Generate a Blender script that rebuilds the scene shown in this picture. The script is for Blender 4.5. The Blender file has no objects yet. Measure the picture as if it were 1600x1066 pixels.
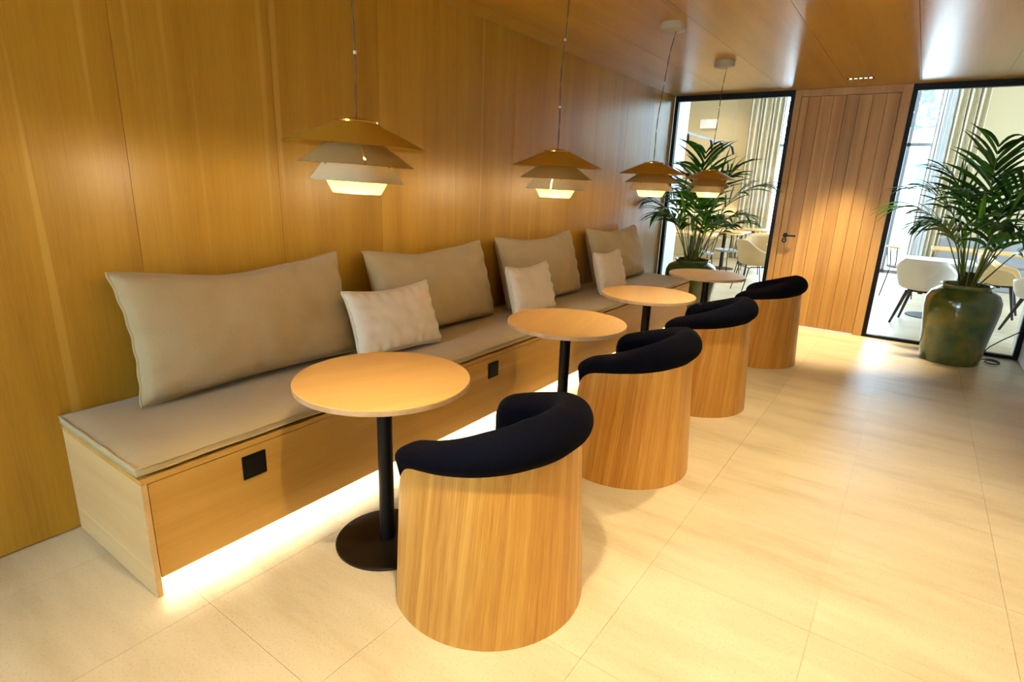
import bpy, math, random
from mathutils import Vector, Matrix, noise as mnoise
random.seed(7)
PI = math.pi
SC = bpy.context.scene
COL = SC.collection

# ------------------------------------------------------------------ camera
cam_d = bpy.data.cameras.new('camera'); cam = bpy.data.objects.new('camera', cam_d); COL.objects.link(cam)
cam_d.sensor_fit = 'HORIZONTAL'; cam_d.sensor_width = 36.0; cam_d.lens = 880.29 / 1600 * 36
cam_d.clip_start = 0.02; cam_d.clip_end = 300
cr, cu, cf = Vector((.81454, .57894, .036776)), Vector((-.186407, .201179, .961654)), Vector((-.549343, .790161, -.271787))
cam.matrix_world = Matrix(((cr.x, cu.x, -cf.x, 2.7118), (cr.y, cu.y, -cf.y, -.6867), (cr.z, cu.z, -cf.z, 1.5058), (0, 0, 0, 1)))
SC.camera = cam

# ------------------------------------------------------------------ world, exposure
world = bpy.data.worlds.new('world'); SC.world = world; world.use_nodes = True
bg = world.node_tree.nodes['Background']; bg.inputs[0].default_value = (.56, .79, 1.0, 1); bg.inputs[1].default_value = 17
SC.view_settings.view_transform = 'Standard'; SC.view_settings.look = 'None'
SC.view_settings.exposure = 0.62; SC.view_settings.gamma = 1.0; SC.view_settings.use_curve_mapping = False
WARM = (1.0, .82, .52)
WARM2 = (1.0, .80, .48)

def light(name, kind, loc, energy, color, rot=(0, 0, 0), **kw):
    d = bpy.data.lights.new(name, kind); d.energy = energy; d.color = color
    for k, v in kw.items(): setattr(d, k, v)
    o = bpy.data.objects.new(name, d); COL.objects.link(o); o.location = loc; o.rotation_euler = rot
    return o
def portal(name, loc, rot, sx, sy):
    o = light(name, 'AREA', loc, 1, (1, 1, 1), rot, shape='RECTANGLE', size=sx, size_y=sy)
    o.data.cycles.is_portal = True
    return o

# ------------------------------------------------------------------ room measures
W, YE, ZC = 3.754, 6.518, 2.584          # right wall, end wall, ceiling
YB = -3.6                                 # wall behind the camera
BD, BH, BL = .711, .476, 5.693            # bench depth, height, length
XD0, XD1 = 1.3525, 2.419                  # door frame
YF, ZF = 13.1, 4.3                        # far wall and ceiling of the dining room

# daylight through the windows (portals only guide the sky's light)
portal('daylight_portal', (1.4, YF + .1, 2.0), (PI / 2, 0, 0), 2.6, 3.9)
portal('daylight_portal', (1.0, YB - .11, 1.5), (PI / 2, 0, PI), 1.4, 1.6)
portal('daylight_portal', (8.09, 10.2, 1.9), (0, PI / 2, 0), 3.6, 4.2)

# ------------------------------------------------------------------ materials
def lin(r, g, b):
    f = lambda c: (c / 255 / 12.92) if c <= 10 else ((c / 255 + .055) / 1.055) ** 2.4
    return (f(r), f(g), f(b), 1)
def newmat(name):
    m = bpy.data.materials.new(name); m.use_nodes = True
    nt = m.node_tree
    return m, nt, nt.nodes['Principled BSDF']
def N(nt, t, **kw):
    n = nt.nodes.new(t)
    for k, v in kw.items():
        if k in n.inputs: n.inputs[k].default_value = v
        else: setattr(n, k, v)
    return n
def plain(name, col, rough=.5, metal=0, emit=None, es=0, spec=.5, bump=0, bscale=80):
    m, nt, b = newmat(name)
    b.inputs['Base Color'].default_value = col; b.inputs['Roughness'].default_value = rough; b.inputs['Metallic'].default_value = metal
    b.inputs['Specular IOR Level'].default_value = spec
    tc = N(nt, 'ShaderNodeTexCoord')
    nz = N(nt, 'ShaderNodeTexNoise', Scale=bscale, Detail=3.0); nt.links.new(tc.outputs['Object'], nz.inputs['Vector'])
    mr = N(nt, 'ShaderNodeMapRange'); mr.inputs[3].default_value = max(.02, rough - .06); mr.inputs[4].default_value = min(1, rough + .06)
    nt.links.new(nz.outputs['Fac'], mr.inputs[0]); nt.links.new(mr.outputs[0], b.inputs['Roughness'])
    if bump:
        bp = N(nt, 'ShaderNodeBump', Strength=bump, Distance=.002); nt.links.new(nz.outputs['Fac'], bp.inputs['Height']); nt.links.new(bp.outputs[0], b.inputs['Normal'])
    if emit:
        b.inputs['Emission Color'].default_value = emit; b.inputs['Emission Strength'].default_value = es
    return m
def ramp(nt, stops):
    r = nt.nodes.new('ShaderNodeValToRGB'); e = r.color_ramp.elements
    e[0].position, e[0].color = stops[0]; e[1].position, e[1].color = stops[-1]
    for p, c in stops[1:-1]:
        x = e.new(p); x.color = c
    return r
def wood(name, axis, dark, mid, light_, rough=.38, streak=.5, fine=1.0, vary=.10, pale=None, broad=5.0):
    """procedural veneer; axis = direction of the grain in object space, 'c' = vertical grain round a cylinder"""
    m, nt, b = newmat(name); L = nt.links.new
    tc = N(nt, 'ShaderNodeTexCoord'); oi = N(nt, 'ShaderNodeObjectInfo')
    src = tc.outputs['Object']
    if axis == 'c':
        sx = N(nt, 'ShaderNodeSeparateXYZ'); L(src, sx.inputs[0])
        at = N(nt, 'ShaderNodeMath', operation='ARCTAN2'); L(sx.outputs[1], at.inputs[0]); L(sx.outputs[0], at.inputs[1])
        ml = N(nt, 'ShaderNodeMath', operation='MULTIPLY'); L(at.outputs[0], ml.inputs[0]); ml.inputs[1].default_value = .36
        ad = N(nt, 'ShaderNodeMath', operation='MULTIPLY_ADD'); L(sx.outputs[2], ad.inputs[0]); ad.inputs[1].default_value = -.07; L(ml.outputs[0], ad.inputs[2])
        cb = N(nt, 'ShaderNodeCombineXYZ'); L(ad.outputs[0], cb.inputs[0]); L(sx.outputs[2], cb.inputs[2])
        src = cb.outputs[0]
    rv = N(nt, 'ShaderNodeMath', operation='MULTIPLY'); L(oi.outputs['Random'], rv.inputs[0]); rv.inputs[1].default_value = 37.0
    va = N(nt, 'ShaderNodeVectorMath', operation='ADD'); L(src, va.inputs[0]); L(rv.outputs[0], va.inputs[1])
    def mapped(across, along):
        mp = N(nt, 'ShaderNodeMapping'); s = [across] * 3
        s['xyz'.index('z' if axis == 'c' else axis)] = along
        mp.inputs['Scale'].default_value = s; L(va.outputs[0], mp.inputs['Vector']); return mp
    n1 = N(nt, 'ShaderNodeTexNoise', Scale=1.0, Detail=4.0, Roughness=.6); L(mapped(broad, .25).outputs[0], n1.inputs['Vector'])
    n2 = N(nt, 'ShaderNodeTexNoise', Scale=1.0, Detail=3.0, Roughness=.65); L(mapped(170 * fine, 5).outputs[0], n2.inputs['Vector'])
    n3 = N(nt, 'ShaderNodeTexNoise', Scale=1.0, Detail=1.0); L(mapped(17, .35).outputs[0], n3.inputs['Vector'])
    mx = N(nt, 'ShaderNodeMath', operation='MULTIPLY_ADD'); L(n2.outputs['Fac'], mx.inputs[0]); mx.inputs[1].default_value = streak
    L(n1.outputs['Fac'], mx.inputs[2])
    sb = N(nt, 'ShaderNodeMath', operation='SUBTRACT'); L(mx.outputs[0], sb.inputs[0]); sb.inputs[1].default_value = streak * .5
    rp = ramp(nt, [(.28, dark), (.5, mid), (.74, light_)]); L(sb.outputs[0], rp.inputs[0])
    # thin pale medullary streaks
    r3 = ramp(nt, [(.66, (0, 0, 0, 1)), (.74, (1, 1, 1, 1))]); L(n3.outputs['Fac'], r3.inputs[0])
    mm = N(nt, 'ShaderNodeMix', data_type='RGBA'); mm.inputs[7].default_value = pale or light_
    f3 = N(nt, 'ShaderNodeMath', operation='MULTIPLY'); L(r3.outputs[0], f3.inputs[0]); f3.inputs[1].default_value = .55
    L(f3.outputs[0], mm.inputs[0]); L(rp.outputs[0], mm.inputs[6])
    hv = N(nt, 'ShaderNodeHueSaturation'); L(mm.outputs[2], hv.inputs['Color'])
    mr = N(nt, 'ShaderNodeMapRange'); mr.inputs[3].default_value = 1 - vary; mr.inputs[4].default_value = 1 + vary
    L(oi.outputs['Random'], mr.inputs[0]); L(mr.outputs[0], hv.inputs['Value'])
    L(hv.outputs[0], b.inputs['Base Color'])
    b.inputs['Roughness'].default_value = rough; b.inputs['Specular IOR Level'].default_value = .4
    bp = N(nt, 'ShaderNodeBump', Strength=.12, Distance=.001); L(n2.outputs['Fac'], bp.inputs['Height']); L(bp.outputs[0], b.inputs['Normal'])
    return m
def fabric(name, col, rough=.9, weave=900, bump=.25, var=.10, sheen=.2, lump=0):
    m, nt, b = newmat(name); L = nt.links.new
    tc = N(nt, 'ShaderNodeTexCoord')
    mp = N(nt, 'ShaderNodeMapping'); mp.inputs['Scale'].default_value = (1, .25, 1); L(tc.outputs['Object'], mp.inputs[0])
    nz = N(nt, 'ShaderNodeTexNoise', Scale=weave * .35, Detail=2.0); L(mp.outputs[0], nz.inputs['Vector'])
    n2 = N(nt, 'ShaderNodeTexNoise', Scale=9.0, Detail=3.0); L(tc.outputs['Object'], n2.inputs['Vector'])
    ad = N(nt, 'ShaderNodeMath', operation='ADD'); L(nz.outputs['Fac'], ad.inputs[0]); L(n2.outputs['Fac'], ad.inputs[1])
    mr = N(nt, 'ShaderNodeMapRange'); mr.inputs[1].default_value = .6; mr.inputs[2].default_value = 1.4; mr.inputs[3].default_value = 1 - var; mr.inputs[4].default_value = 1 + var
    L(ad.outputs[0], mr.inputs[0])
    hv = N(nt, 'ShaderNodeHueSaturation'); hv.inputs['Color'].default_value = col; L(mr.outputs[0], hv.inputs['Value']); L(hv.outputs[0], b.inputs['Base Color'])
    b.inputs['Roughness'].default_value = rough; b.inputs['Sheen Weight'].default_value = sheen; b.inputs['Specular IOR Level'].default_value = .15 if sheen else .06
    if lump:
        vz = N(nt, 'ShaderNodeTexVoronoi', Scale=lump); L(tc.outputs['Object'], vz.inputs['Vector']); h = vz.outputs['Distance']
    else: h = nz.outputs['Fac']
    bp = N(nt, 'ShaderNodeBump', Strength=bump, Distance=.002); L(h, bp.inputs['Height']); L(bp.outputs[0], b.inputs['Normal'])
    return m
def stone(name, tile=True):
    m, nt, b = newmat(name); L = nt.links.new
    tc = N(nt, 'ShaderNodeTexCoord'); oi = N(nt, 'ShaderNodeObjectInfo')
    ge = N(nt, 'ShaderNodeNewGeometry')
    wob = N(nt, 'ShaderNodeMapping'); wob.inputs['Rotation'].default_value = (0, 0, math.radians(-14)); wob.inputs['Scale'].default_value = (.8, 3.4, 1); L(ge.outputs['Position'], wob.inputs[0])
    n1 = N(nt, 'ShaderNodeTexNoise', Scale=1.3, Detail=6.0, Roughness=.62); L(wob.outputs[0], n1.inputs['Vector'])
    n2 = N(nt, 'ShaderNodeTexNoise', Scale=120.0, Detail=4.0, Roughness=.7); L(ge.outputs['Position'], n2.inputs['Vector'])
    r1 = ramp(nt, [(.32, lin(188, 171, 136)), (.46, lin(205, 190, 156)), (.62, lin(214, 200, 168))]); L(n1.outputs['Fac'], r1.inputs[0])
    r2 = ramp(nt, [(.30, lin(150, 130, 92)), (.45, (1, 1, 1, 1))]); L(n2.outputs['Fac'], r2.inputs[0])
    mm = N(nt, 'ShaderNodeMix', data_type='RGBA', blend_type='MULTIPLY'); mm.inputs[0].default_value = .38
    L(r1.outputs[0], mm.inputs[6]); L(r2.outputs[0], mm.inputs[7])
    hv = N(nt, 'ShaderNodeHueSaturation'); L(mm.outputs[2], hv.inputs['Color'])
    mr = N(nt, 'ShaderNodeMapRange'); mr.inputs[3].default_value = .965; mr.inputs[4].default_value = 1.03; L(oi.outputs['Random'], mr.inputs[0]); L(mr.outputs[0], hv.inputs['Value'])
    L(hv.outputs[0], b.inputs['Base Color'])
    m2 = N(nt, 'ShaderNodeMapRange'); m2.inputs[3].default_value = .32; m2.inputs[4].default_value = .5; L(n1.outputs['Fac'], m2.inputs[0]); L(m2.outputs[0], b.inputs['Roughness'])
    bp = N(nt, 'ShaderNodeBump', Strength=.10, Distance=.002); L(n2.outputs['Fac'], bp.inputs['Height']); L(bp.outputs[0], b.inputs['Normal'])
    return m
def glass(name, tint=(1, 1, 1, 1)):
    m = bpy.data.materials.new(name); m.use_nodes = True; nt = m.node_tree; nt.nodes.clear(); L = nt.links.new
    o = N(nt, 'ShaderNodeOutputMaterial'); t = N(nt, 'ShaderNodeBsdfTransparent'); t.inputs[0].default_value = tint
    g = N(nt, 'ShaderNodeBsdfGlossy'); g.inputs['Roughness'].default_value = .01
    f = N(nt, 'ShaderNodeFresnel'); f.inputs[0].default_value = 1.45; mx = N(nt, 'ShaderNodeMixShader')
    L(f.outputs[0], mx.inputs[0]); L(t.outputs[0], mx.inputs[1]); L(g.outputs[0], mx.inputs[2]); L(mx.outputs[0], o.inputs[0])
    return m
def perforated(name, col, opening=.38):
    # fine gold mesh: about half open
    m, nt, b = newmat(name); L = nt.links.new
    b.inputs['Base Color'].default_value = col; b.inputs['Metallic'].default_value = .7; b.inputs['Roughness'].default_value = .3
    tl = N(nt, 'ShaderNodeBsdfTranslucent'); tl.inputs[0].default_value = col
    m1 = N(nt, 'ShaderNodeMixShader'); m1.inputs[0].default_value = .35; L(b.outputs[0], m1.inputs[1]); L(tl.outputs[0], m1.inputs[2])
    t = N(nt, 'ShaderNodeBsdfTransparent'); mx = N(nt, 'ShaderNodeMixShader'); mx.inputs[0].default_value = opening
    L(m1.outputs[0], mx.inputs[1]); L(t.outputs[0], mx.inputs[2]); L(mx.outputs[0], nt.nodes['Material Output'].inputs[0])
    return m
def glaze(name):
    m, nt, b = newmat(name); L = nt.links.new
    tc = N(nt, 'ShaderNodeTexCoord')
    n1 = N(nt, 'ShaderNodeTexNoise', Scale=4.5, Detail=4.0); L(tc.outputs['Object'], n1.inputs['Vector'])
    r1 = ramp(nt, [(.30, lin(38, 58, 30)), (.5, lin(62, 84, 40)), (.66, lin(98, 98, 40)), (.8, lin(120, 110, 50))]); L(n1.outputs['Fac'], r1.inputs[0]); L(r1.outputs[0], b.inputs['Base Color'])
    b.inputs['Roughness'].default_value = .16; b.inputs['Coat Weight'].default_value = .6; b.inputs['Coat Roughness'].default_value = .08
    n2 = N(nt, 'ShaderNodeTexNoise', Scale=14.0, Detail=2.0); L(tc.outputs['Object'], n2.inputs['Vector'])
    bp = N(nt, 'ShaderNodeBump', Strength=.25, Distance=.01); L(n2.outputs['Fac'], bp.inputs['Height']); L(bp.outputs[0], b.inputs['Normal'])
    return m
def leafmat(name, c1, c2):
    m, nt, b = newmat(name); L = nt.links.new
    oi = N(nt, 'ShaderNodeObjectInfo'); tc = N(nt, 'ShaderNodeTexCoord'); n1 = N(nt, 'ShaderNodeTexNoise', Scale=25.0); L(tc.outputs['Object'], n1.inputs['Vector'])
    ad = N(nt, 'ShaderNodeMath', operation='MULTIPLY_ADD'); L(n1.outputs['Fac'], ad.inputs[0]); ad.inputs[1].default_value = .3; L(oi.outputs['Random'], ad.inputs[2])
    r1 = ramp(nt, [(.1, c1), (1.0, c2)]); L(ad.outputs[0], r1.inputs[0]); L(r1.outputs[0], b.inputs['Base Color'])
    b.inputs['Roughness'].default_value = .33
    tr = N(nt, 'ShaderNodeBsdfTranslucent'); L(r1.outputs[0], tr.inputs[0]); mx = N(nt, 'ShaderNodeMixShader'); mx.inputs[0].default_value = .25
    L(b.outputs[0], mx.inputs[1]); L(tr.outputs[0], mx.inputs[2]); L(mx.outputs[0], nt.nodes['Material Output'].inputs[0])
    return m

OAKD, OAKM, OAKL, OAKP = lin(168, 121, 30), lin(184, 138, 38), lin(196, 151, 50), lin(210, 168, 76)
M = {
 'wall': wood('oak_veneer_wall', 'z', OAKD, OAKM, OAKL, .34, .45, vary=.05, pale=OAKP),
 'ceil': wood('oak_veneer_ceiling', 'y', lin(176, 128, 36), lin(192, 145, 46), lin(202, 157, 58), .28, .45, vary=.04),
 'bench': wood('oak_veneer_bench', 'y', lin(184, 140, 62), lin(198, 154, 74), lin(208, 166, 88), .42, .3, vary=.02, pale=lin(218, 182, 118)),
 'bench_end_daylit': wood('oak_veneer_bench_end_daylit', 'x', lin(196, 160, 104), lin(208, 174, 118), lin(216, 186, 132), .42, .3, vary=.02, pale=lin(224, 196, 148)),  # bench veneer made paler: daylight on the end is put into the colour
 'top': wood('oak_veneer_tabletop', 'y', lin(210, 166, 98), lin(222, 180, 110), lin(230, 190, 122), .38, .35, vary=.02),
 'ply': wood('plywood_edge', 'y', lin(176, 140, 96), lin(200, 166, 122), lin(214, 184, 142), .5, .3),
 'chair': wood('oak_veneer_chair', 'c', lin(176, 120, 46), lin(200, 145, 62), lin(218, 170, 86), .36, .75, fine=1.2, vary=.03, broad=26),
 'chairf': wood('oak_veneer_chair_front', 'z', lin(172, 114, 44), lin(196, 138, 58), lin(214, 162, 80), .36, .7, vary=.03),
 'door': wood('oak_board_door', 'z', lin(166, 122, 66), lin(190, 146, 84), lin(204, 162, 100), .45, .4, vary=.08, broad=9),
 'dframe': wood('oak_door_frame', 'z', lin(180, 138, 82), lin(196, 154, 94), lin(206, 166, 108), .45, .4, vary=.03),
 'floor': stone('beige_stone_tile'),
 'grout': plain('grout', lin(196, 180, 144), .8),
 'black': plain('black_powder_coat', lin(14, 13, 13), .45, spec=.25),
 'blackfr': plain('black_window_frame', lin(8, 9, 11), .45, spec=.2),
 'base': plain('bronze_black_base', lin(30, 24, 16), .3, .3),
 'socket': plain('black_plastic', lin(8, 8, 8), .5, spec=.2),
 'navy': fabric('navy_boucle', lin(8, 10, 21), .95, 500, .8, .2, 0, 190),
 'seatfab': fabric('taupe_linen', lin(184, 167, 126), .9, 900, .2, .06),
 'cushfab': fabric('taupe_linen_cushion', lin(178, 160, 120), .9, 900, .2, .06),
 'whitefab': fabric('ivory_linen', lin(222, 210, 184), .9, 900, .2, .05),
 'lamp': plain('lamp_mustard_tone', lin(192, 150, 48), .40, .1),  # upper tier most saturated, middle and lower tiers stepwise paler
 'lamp2': plain('lamp_sand_tone', lin(190, 164, 104), .45),
 'lamp3': plain('lamp_bone_tone', lin(212, 198, 160), .45),
 'lampin': plain('pale_lacquer', lin(226, 206, 160), .5),
 'gold': plain('brass', lin(214, 160, 60), .22, .9),
 'bowl': perforated('perforated_gold_reflector', lin(206, 146, 44)),
 'diff': perforated('gold_mesh_diffuser', lin(206, 146, 44), .15),
 'bulb': plain('bulb', (1, .9, .7, 1), .5, 0, (1, .78, .42, 1), 3),
 'cord': plain('lamp_cord', lin(96, 78, 50), .6),
 'putty': plain('putty_lacquer', lin(186, 174, 146), .5),
 'white': plain('white_paint', lin(226, 226, 222), .6),
 'beige': plain('beige_plaster', lin(206, 186, 146), .8, bump=.1),
 'led': plain('warm_led', (1, 1, 1, 1), .5, 0, (1, .84, .56, 1), 48),
 'ledf': plain('warm_led_far', (1, 1, 1, 1), .5, 0, (1, .84, .56, 1), 10),
 'spot': plain('downlight_lens', (1, 1, 1, 1), .5, 0, (1, .9, .7, 1), 14),
 'glass': glass('clear_glass'),
 'pot': glaze('green_glaze'),
 'soil': plain('soil', lin(46, 34, 22), .95, bump=.8, bscale=60),
 'leaf': leafmat('palm_leaf', lin(18, 50, 14), lin(58, 116, 34)),
 'spear': leafmat('palm_spear_leaf', lin(40, 104, 22), lin(96, 160, 48)),
 'stem': leafmat('palm_stem', lin(60, 90, 30), lin(120, 140, 50)),
 'sheath': plain('palm_sheath', lin(66, 50, 28), .8, bump=.6, bscale=50),
 'shell': plain('white_plastic_shell', lin(216, 208, 194), .4),
 'shellb': plain('beige_plastic_shell', lin(208, 176, 124), .42),
 'blackwood': plain('black_stained_wood', lin(16, 15, 16), .5, spec=.25),
 'grey': fabric('grey_seat_pad', lin(150, 150, 152), .9),
 'curtain': fabric('cream_curtain', lin(224, 212, 180), .9, 700, .1, .03),
 'sheer': plain('white_sheer', lin(240, 242, 244), .8),
 'facade': plain('pale_facade', lin(200, 204, 208), .8),
 'teal': plain('teal_shutter', lin(80, 150, 146), .6),
 'trunk': plain('bark', lin(80, 66, 50), .9),
 'foliage': leafmat('tree_leaf', lin(60, 110, 80), lin(130, 170, 130)),
 'pave': plain('pale_paving', lin(214, 214, 210), .8),
 'alu': plain('grey_aluminium', lin(150, 160, 172), .4, .4),
}

# ------------------------------------------------------------------ mesh helpers
class MB:
    def __init__(s): s.v = []; s.f = []; s.smooth = True
    def add(s, vs, fs):
        o = len(s.v); s.v += [tuple(p) for p in vs]; s.f += [tuple(i + o for i in f) for f in fs]; return s
    def box(s, x0, x1, y0, y1, z0, z1):
        v = [(x, y, z) for z in (z0, z1) for y in (y0, y1) for x in (x0, x1)]
        return s.add(v, [(0, 2, 3, 1), (4, 5, 7, 6), (0, 1, 5, 4), (2, 6, 7, 3), (0, 4, 6, 2), (1, 3, 7, 5)])
    def lathe(s, prof, n=48, c=(0, 0, 0), closed=False, a0=0, a1=2 * PI):
        full = abs(a1 - a0 - 2 * PI) < 1e-6; m = n if full else n + 1
        v = [(c[0] + r * math.cos(a0 + (a1 - a0) * k / n), c[1] + r * math.sin(a0 + (a1 - a0) * k / n), c[2] + z) for r, z in prof for k in range(m)]
        f = []; L = len(prof)
        for i in range(L if closed else L - 1):
            j = (i + 1) % L
            for k in range(n):
                k2 = (k + 1) % m
                f.append((i * m + k, i * m + k2, j * m + k2, j * m + k))
        if not closed and full:
            if prof[0][0] > 1e-6: f.append(tuple(range(m))[::-1])
            if prof[-1][0] > 1e-6: f.append(tuple((L - 1) * m + k for k in range(m)))
        return s.add(v, f)
    def tube(s, pts, r, n=8, closed=False):
        pts = [Vector(p) for p in pts]; L = len(pts); vs = []; up = Vector((0, 0, 1)); prev = None
        for i, p in enumerate(pts):
            if closed: t = pts[(i + 1) % L] - pts[i - 1]
            else: t = pts[min(i + 1, L - 1)] - pts[max(i - 1, 0)]
            t.normalize()
            if prev is None:
                a = t.cross(up if abs(t.z) < .95 else Vector((1, 0, 0))).normalized()
            else: a = (prev - t * prev.dot(t)).normalized()
            prev = a; b = t.cross(a); rr = r[i] if isinstance(r, (list, tuple)) else r
            vs += [p + (a * math.cos(2 * PI * k / n) + b * math.sin(2 * PI * k / n)) * rr for k in range(n)]
        f = []
        for i in range(L if closed else L - 1):
            j = (i + 1) % L
            for k in range(n): f.append((i * n + k, i * n + (k + 1) % n, j * n + (k + 1) % n, j * n + k))
        if not closed: f += [tuple(range(n))[::-1], tuple((L - 1) * n + k for k in range(n))]
        return s.add(vs, f)
    def grid(s, fn, nu, nv):
        v = [fn(i / nu, j / nv) for j in range(nv + 1) for i in range(nu + 1)]
        return s.add(v, [(j * (nu + 1) + i, j * (nu + 1) + i + 1, (j + 1) * (nu + 1) + i + 1, (j + 1) * (nu + 1) + i) for j in range(nv) for i in range(nu)])
    def build(s, name, mat, parent=None, smooth=None, bevel=0, solid=0, autosmooth=True):
        me = bpy.data.meshes.new(name); me.from_pydata(s.v, [], s.f); me.validate(); me.update()
        me.materials.append(M[mat] if isinstance(mat, str) else mat)
        if smooth: me.polygons.foreach_set('use_smooth', [True] * len(me.polygons))
        o = bpy.data.objects.new(name, me); COL.objects.link(o)
        if smooth and autosmooth:
            try: me.set_sharp_from_angle(angle=math.radians(40))
            except Exception: pass
        if parent: o.parent = parent
        if solid:
            md = o.modifiers.new('solid', 'SOLIDIFY'); md.thickness = solid; md.offset = -1
        if bevel:
            md = o.modifiers.new('bevel', 'BEVEL'); md.width = bevel; md.segments = 2; md.limit_method = 'ANGLE'; md.angle_limit = math.radians(40)
        return o
def tag(o, label, cat, group=None):
    o['label'] = label; o['category'] = cat
    if group: o['group'] = group
    return o
def thing(name, label, cat, loc=(0, 0, 0), rz=0, group=None):
    o = bpy.data.objects.new(name, None); COL.objects.link(o); o.location = loc; o.rotation_euler = (0, 0, rz); o.empty_display_size = .1
    return tag(o, label, cat, group)
def struct(o):
    o['kind'] = 'structure'; return o
def copy_tree(o, parent=None):
    c = o.copy(); COL.objects.link(c); c.parent = parent
    for ch in list(o.children): copy_tree(ch, c)
    return c
def B(name, mat, b, parent=None, bevel=0):
    return MB().box(*b).build(name, mat, parent, bevel=bevel)

# ------------------------------------------------------------------ shell of the room
floor = struct(B('floor', 'grout', (-.1, W + .1, YB - .1, YE + .07, -.10, -.0035)))
floor['label'] = 'beige stone tiled floor'
tile_me = None
xs = [-.31 + .595 * k for k in range(8)]; ys = [.1 + .604 * k for k in range(-7, 12)]
G = .0006
def tile(x0, x1, y0, y1):
    global tile_me
    full = abs(x1 - x0 - .595) < 1e-4 and abs(y1 - y0 - .604) < 1e-4
    if full and tile_me:
        o = bpy.data.objects.new('tile', tile_me); COL.objects.link(o)
    else:
        o = MB().box(G, x1 - x0 - G, G, y1 - y0 - G, -.0035, 0).build('tile', 'floor')
        if full: tile_me = o.data
    o.location = (x0, y0, 0); o.parent = floor
for i in range(len(xs)):
    for j in range(len(ys)):
        x0, x1 = max(xs[i], 0.0), min(xs[i] + .595, W); y0, y1 = max(ys[j], YB), min(ys[j] + .604, YE + .05)
        if x1 - x0 > .02 and y1 - y0 > .02: tile(x0, x1, y0, y1)

wall_left = struct(B('wall_left', 'grout', (-.12, -.019, YB, YE + .04, 0, ZC + .02)))
y = .385 - .685 * 6
while y < YE:
    a, b = max(y, YB), min(y + .685, YE)
    B('panel', 'wall', (-.019, 0, a + .0008, b - .0008, .004, ZC), wall_left); y += .685
ceiling = struct(B('ceiling', 'grout', (-.12, W + .12, YB - .1, YE + .06, ZC + .018, ZC + .12)))
x = -.96 + .02
xc = [0, .62, 1.24, 1.86, 2.48, 3.10, W]
for i in range(6):
    for (a, b) in ((YB, -.6), (-.6, 2.2), (2.2, YE + .05)):
        B('panel', 'ceil', (xc[i] + .0012, xc[i + 1] - .0012, a + .001, b - .001, ZC, ZC + .018), ceiling)
struct(B('wall_right', 'white', (W, W + .12, YB, YE + .05, 0, ZC + .02)))
wb = MB()
for b in ((-.12, .3, YB - .12, YB, 0, ZC + .02), (1.7, W + .12, YB - .12, YB, 0, ZC + .02), (.3, 1.7, YB - .12, YB, 0, .7), (.3, 1.7, YB - .12, YB, 2.3, ZC + .02)): wb.box(*b)
struct(wb.build('wall_back', 'white'))
wn = MB()
for b in ((.3, .35, YB - .09, YB - .03, .7, 2.3), (1.65, 1.7, YB - .09, YB - .03, .7, 2.3), (.35, 1.65, YB - .09, YB - .03, .7, .75), (.35, 1.65, YB - .09, YB - .03, 2.25, 2.3)): wn.box(*b)
wn_o = struct(wn.build('window_4', 'blackfr')); B('pane', 'glass', (.35, 1.65, YB - .064, YB - .056, .75, 2.25), wn_o)

# end wall: glazed screens each side of a boarded door
def screen(name, x0, x1):
    m = MB(); f = .042
    m.box(x0, x0 + f, YE, YE + .06, 0, ZC - .001).box(x1 - f, x1, YE, YE + .06, 0, ZC - .001)
    m.box(x0 + f, x1 - f, YE, YE + .06, ZC - .062, ZC - .001).box(x0 + f, x1 - f, YE, YE + .06, .001, .032)
    o = struct(m.build(name, 'blackfr'))
    B('pane', 'glass', (x0 + f, x1 - f, YE + .026, YE + .034, .032, ZC - .062), o)
    return o
screen('window_1', .004, XD0 - .002); screen('window_2', XD1 + .002, W - .004)
door = struct(B('door_1', 'dframe', (XD0 + .062, XD1 - .085, YE + .03, YE + .05, .006, ZC - .072)))
fr = MB().box(XD0, XD0 + .062, YE - .005, YE + .07, 0, ZC - .001).box(XD1 - .085, XD1, YE - .005, YE + .07, 0, ZC - .001).box(XD0 + .062, XD1 - .085, YE - .005, YE + .07, ZC - .072, ZC - .001)
fr.build('door_frame', 'dframe', door, bevel=.002)
px = XD0 + .066; wds = [.072] + [(XD1 - .089 - px - .072) / 7] * 7
for w_ in wds:
    B('plank', 'door', (px + .0015, px + w_ - .0015, YE + .008, YE + .03, .008, ZC - .076), door, bevel=.0015); px += w_
hd = MB(); hx, hz = 1.482, 1.03
hd.tube([(hx, YE + .009, hz), (hx, YE - .006, hz)], .026, 20).tube([(hx, YE - .004, hz), (hx, YE - .045, hz)], .010, 12).tube([(hx - .008, YE - .045, hz), (hx + .115, YE - .045, hz)], .0095, 12)
hd.build('handle', 'black', door, smooth=True)
lk = MB().lathe([(.012, -.004), (.026, -.004), (.026, .006), (.012, .006)], 20, closed=True).build('lock_rosette', 'black', door, smooth=True)
lk.rotation_euler = (PI / 2, 0, 0); lk.location = (hx - .006, YE + .004, hz - .058)
lc = MB().tube([(hx - .006, YE + .009, hz - .055), (hx - .006, YE - .001, hz - .055)], .0085, 12).box(hx - .010, hx - .002, YE - .001, YE + .008, hz - .078, hz - .058).build('lock_cylinder', 'alu', door)

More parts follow.
